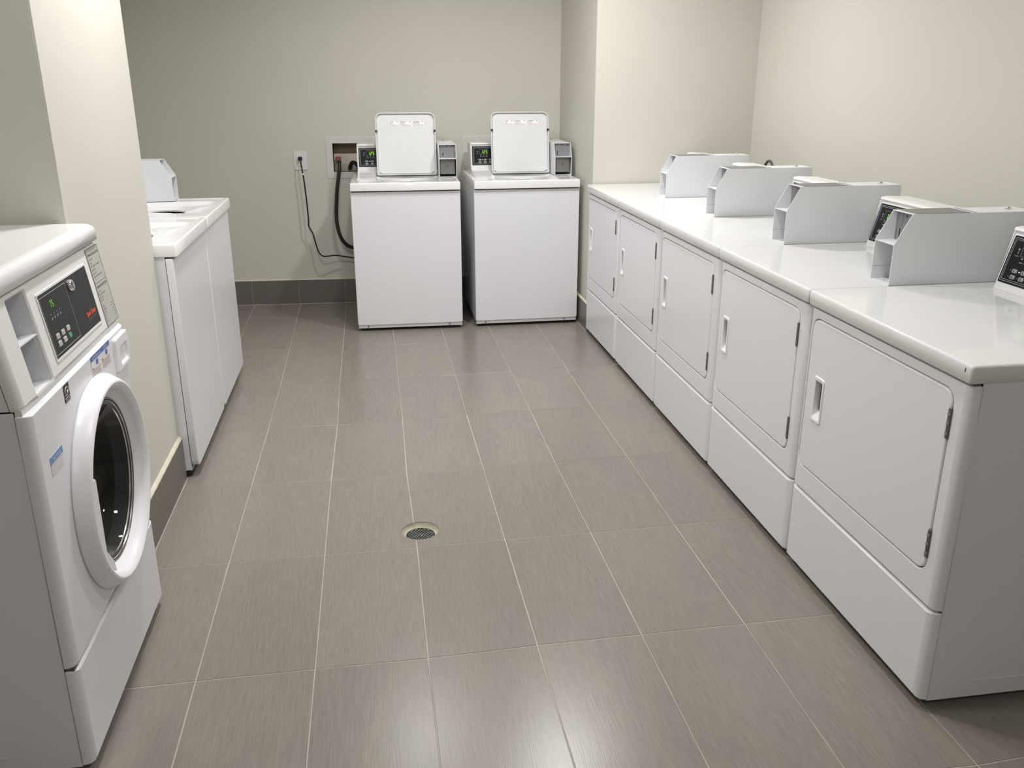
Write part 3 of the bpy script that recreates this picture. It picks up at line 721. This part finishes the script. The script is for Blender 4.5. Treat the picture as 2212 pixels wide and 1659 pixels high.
for ln in ('HOT - WHITES', 'WARM - COLORS AND MIXED', 'COLD - DARKS', 'DELICATES', '', 'NORMAL', 'PERM PRESS', 'DELICATE', 'RINSE', 'SPIN', 'STOP'):
    if ln: b.text(ln, .261, zc(y), .0036, .0013, align='LEFT', wide=.8)
    y -= .0078
b.box(.325, .348, zc(.936), zc(.9365), .0011, .0016)
for i in range(4): b.box(.330 + .002 * i, .344, zc(.929 - .008 * i), zc(.9298 - .008 * i), .0011, .0016)
b.build('label_print', M['print_dark'], lb, smooth=0)
# soap dispenser drawer at the right
FF = frame((0, 0, 0))
dd = MB(FF)
d0, d1, e0, e1 = .240, .356, .768, .857
dd.loft([(rr(d0, d1, e0, e1, .008, 6), .0), (rr(d0, d1, e0, e1, .008, 6), .005), (rr(d0 + .003, d1 - .003, e0 + .003, e1 - .003, .007, 6), .008), (rr(d0 + .026, d1 - .012, e0 + .010, e1 - .026, .012, 6), .008), (rr(d0 + .036, d1 - .020, e0 + .018, e1 - .036, .010, 6), .0032)])
dd.build('soap_drawer', M['plastic_bright'], fl_, smooth=40)
# stickers on the face
el = MB(FF).box(-.157, -.122, .8265, .866, .0003, .0009).build('energy_sticker', M['black'], fl_, smooth=0)
b = MB(FF)
ec, ez = -.1395, .8475
b.tube([(ec + .0125 * math.cos(a), ez + .0105 * math.sin(a) + .001, .0012) for a in [(-.2 + 3.5 * i / 14) for i in range(15)]], .0008, 5)
st = []
for i in range(10):
    r_ = .0065 if i % 2 == 0 else .0027; a = PI / 2 + i * PI / 5
    st.append((ec + .004 + r_ * math.cos(a), ez + .001 + r_ * math.sin(a)))
b.prism(st, .0009, .0015)
b.text('energy', ec - .006, ez - .006, .005, .0012, wide=.8).box(-.156, -.123, .8355, .8360, .0009, .0014).text('ENERGY STAR', ec, .8295, .0034, .0012, wide=.85)
b.build('sticker_print', M['print_white'], el, smooth=0)
ns = MB(FF).box(.048, .208, .812, .868, .0003, .0007).build('notice_sticker', M['plastic'], fl_, smooth=0)
b = MB(FF).box(.048, .124, .8555, .868, .0007, .0011).box(.128, .208, .8555, .868, .0007, .0011); b.build('blue_band', M['print_blue'], ns, smooth=0)
b = MB(FF).text('ADVERTENCIA', .086, .8585, .0062, .0013, wide=.95).text('NOTICE', .168, .8585, .0065, .0013); b.build('band_lettering', M['print_white'], ns, smooth=0)
b = MB(FF)
for u in (.094, .176): b.box(u - .008, u + .008, .839, .852, .0007, .0011)
b.build('blue_pictogram', M['print_blue'], ns, smooth=0)
b = MB(FF)
for u0 in (.052, .132):
    b.box(u0, u0 + .012, .835, .838, .0007, .0011)
    for q in range(5): b.box(u0, u0 + .068 - .004 * (q % 3), .8315 - .004 * q, .8325 - .004 * q, .0007, .0011)
b.build('small_print', M['print_dullred'], ns, smooth=0)
n2 = MB(FF).box(-.298, -.222, .716, .757, .0003, .0007).build('notice_sticker', M['plastic'], fl_, smooth=0)
MB(FF).box(-.298, -.222, .741, .757, .0007, .0011).build('blue_band', M['print_blue_pale'], n2, smooth=0)
MB(FF).text('NOTICE', -.260, .7445, .009, .0013).build('band_lettering', M['print_white'], n2, smooth=0)
b = MB(FF)
for q in range(4): b.box(-.294, -.228 - .006 * (q % 2), .7365 - .0055 * q, .7375 - .0055 * q, .0007, .0011)
b.build('small_print', M['print_mid'], n2, smooth=0)

# ---------------------------------------------------------------- wall outlet, supply boxes, cord and hoses
ot = thing('wall_outlet', 'white outlet plate on the back wall left of the washers, black plug in it', 'outlet', (0, 0, 0))
MB(FB).panel(.020, .104, .920, 1.042, 0, .005, .004, .002).build('plate', M['outlet'], ot)
MB(FB).panel(.045, .079, .940, 1.022, .005, .008, .010, .001).build('socket', M['outlet'], ot)
cd = thing('power_cord', 'thin black cord hanging from the wall outlet to the washer numbered 4', 'cord', (0, 0, 0))
def onwall(x, n): return YBx(x) - n
MB(frame((0, onwall(.062, 0), 0))).panel(.050, .076, .985, 1.008, .008, .030, .004, .002).build('plug', M['rubber'], cd)
def smooth_path(P, n=8):
    P = [Vector(p) for p in P]; out = []
    for i in range(len(P) - 1):
        a = P[max(i - 1, 0)]; b_ = P[i]; c_ = P[i + 1]; d_ = P[min(i + 2, len(P) - 1)]
        for j in range(n):
            t = j / n
            out.append(.5 * ((2 * b_) + (c_ - a) * t + (2 * a - 5 * b_ + 4 * c_ - d_) * t * t + (3 * b_ - a - 3 * c_ + d_) * t ** 3))
    out.append(P[-1]); return out
cp_ = smooth_path([(.063, 3.565, .998), (.067, 3.535, .985), (.070, 3.518, .960), (.080, 3.505, .874), (.088, 3.50, .74), (.092, 3.50, .60), (.091, 3.50, .555), (.115, 3.50, .500), (.133, 3.49, .420), (.150, 3.48, .372), (.180, 3.47, .352), (.255, 3.49, .352), (.33, 3.50, .338), (.40, 3.505, .325), (.46, 3.505, .32)])
MB().tube(cp_, .0048, 8).build('cable', M['rubber'], cd)
bd = [p for p in cp_ if .885 < p.z < .905][:1] or [Vector((.078, 3.507, .885))]
MB(frame((bd[0].x, bd[0].y, bd[0].z), (1, 0, 0), (0, 1, 0))).cyl(0, 0, .0068, -.005, .005, 12).build('white_tie', M['label_white'], cd)

def supply_box(u0, u1, lab):
    t = thing('washer_supply_box', lab, 'supply box', (0, 0, 0), 0, 'recessed supply boxes in the back wall')
    MB(FB).loft([(rr(u0 - .026, u1 + .026, .862, 1.134, .006, 3), .0005), (rr(u0 - .026, u1 + .026, .862, 1.134, .006, 3), .003), (rr(u0 - .024, u1 + .024, .864, 1.132, .006, 3), .004), (rr(u0 + .017, u1 - .017, .905, 1.092, .002, 3), .004), (rr(u0 + .017, u1 - .017, .905, 1.092, .002, 3), -.012)], False, False).build('face_frame', M['frame_white'], t)
    MB(FB).loft([(rr(u0 + .002, u1 - .002, .890, 1.106, .002, 3), -.010), (rr(u0 + .002, u1 - .002, .890, 1.106, .002, 3), -.088)], False, True).build('cavity', M['tan'], t)
    MB(FB).box(u0 + .02, u1 - .02, .905, 1.02, -.086, -.05).build('valve_plate', M['tan_light'], t, smooth=0)
    return t
sb = supply_box(ubox[0][0], ubox[0][1], 'recessed supply box left of washer 4, black hose and red valve inside')
vv = MB(FB).box(.296, .330, .985, 1.002, -.05, .006, bev=.002).build('valve_handle', M['valve_red'], sb)
MB(FB).cyl(.315, .978, .010, -.05, .012, 14, .002).build('brass_valve', M['brass'], sb)
supply_box(ubox[1][0], ubox[1][1], 'recessed supply box in the back wall behind washer 5, mostly hidden')
hs = thing('water_hose', 'thick black hose curving down from the supply box to behind washer 4', 'hose', (0, 0, 0))
hp = smooth_path([(.316, 3.570, .975), (.320, 3.545, .962), (.318, 3.528, .93), (.308, 3.51, .87), (.296, 3.50, .80), (.285, 3.495, .70), (.279, 3.49, .62), (.283, 3.48, .55), (.302, 3.475, .475), (.338, 3.485, .422), (.385, 3.495, .400), (.45, 3.50, .395), (.52, 3.50, .41)])
MB().tube(hp, .0125, 12).build('hose_tube', M['rubber'], hs)
MB().tube(hp[0:6], .0155, 12).build('coupling', M['gasket'], hs)
h2 = thing('water_hose', 'black hose bent behind the console of washer 4, inside the supply box', 'hose', (0, 0, 0))
MB().tube(smooth_path([(.385, 3.60, .925), (.405, 3.565, .965), (.435, 3.53, .955), (.455, 3.515, .90), (.46, 3.51, .80), (.455, 3.505, .62), (.46, 3.505, .5)]), .013, 12).build('hose_tube', M['rubber'], h2)
h3 = thing('dryer_hose', 'thin dark hose arching up against the right wall behind the far-end dryer', 'hose', (0, 0, 0))
ap = smooth_path([(2.69, 2.10, .014), (2.69, 2.10, .55), (2.69, 2.102, .90), (2.69, 2.098, 1.02), (2.69, 2.078, 1.056), (2.69, 2.046, 1.069), (2.69, 2.012, 1.058), (2.69, 1.988, 1.02), (2.69, 1.985, .90), (2.69, 1.985, .55), (2.69, 1.985, .014)])
MB().tube(ap, [.0072 + .0006 * (i % 2) for i in range(len(ap))], 12).build('hose_tube', M['gasket'], h3)
# small conduit cover on the back wall above the lid of washer 4
cv = MB(frame((0, onwall(.74, 0), 0))).ring(.745, 1.285, [(.030, 0), (.030, .002), (.026, .004)], 28, cap1=True).build('trim_1', M['paint'])
struct(cv)
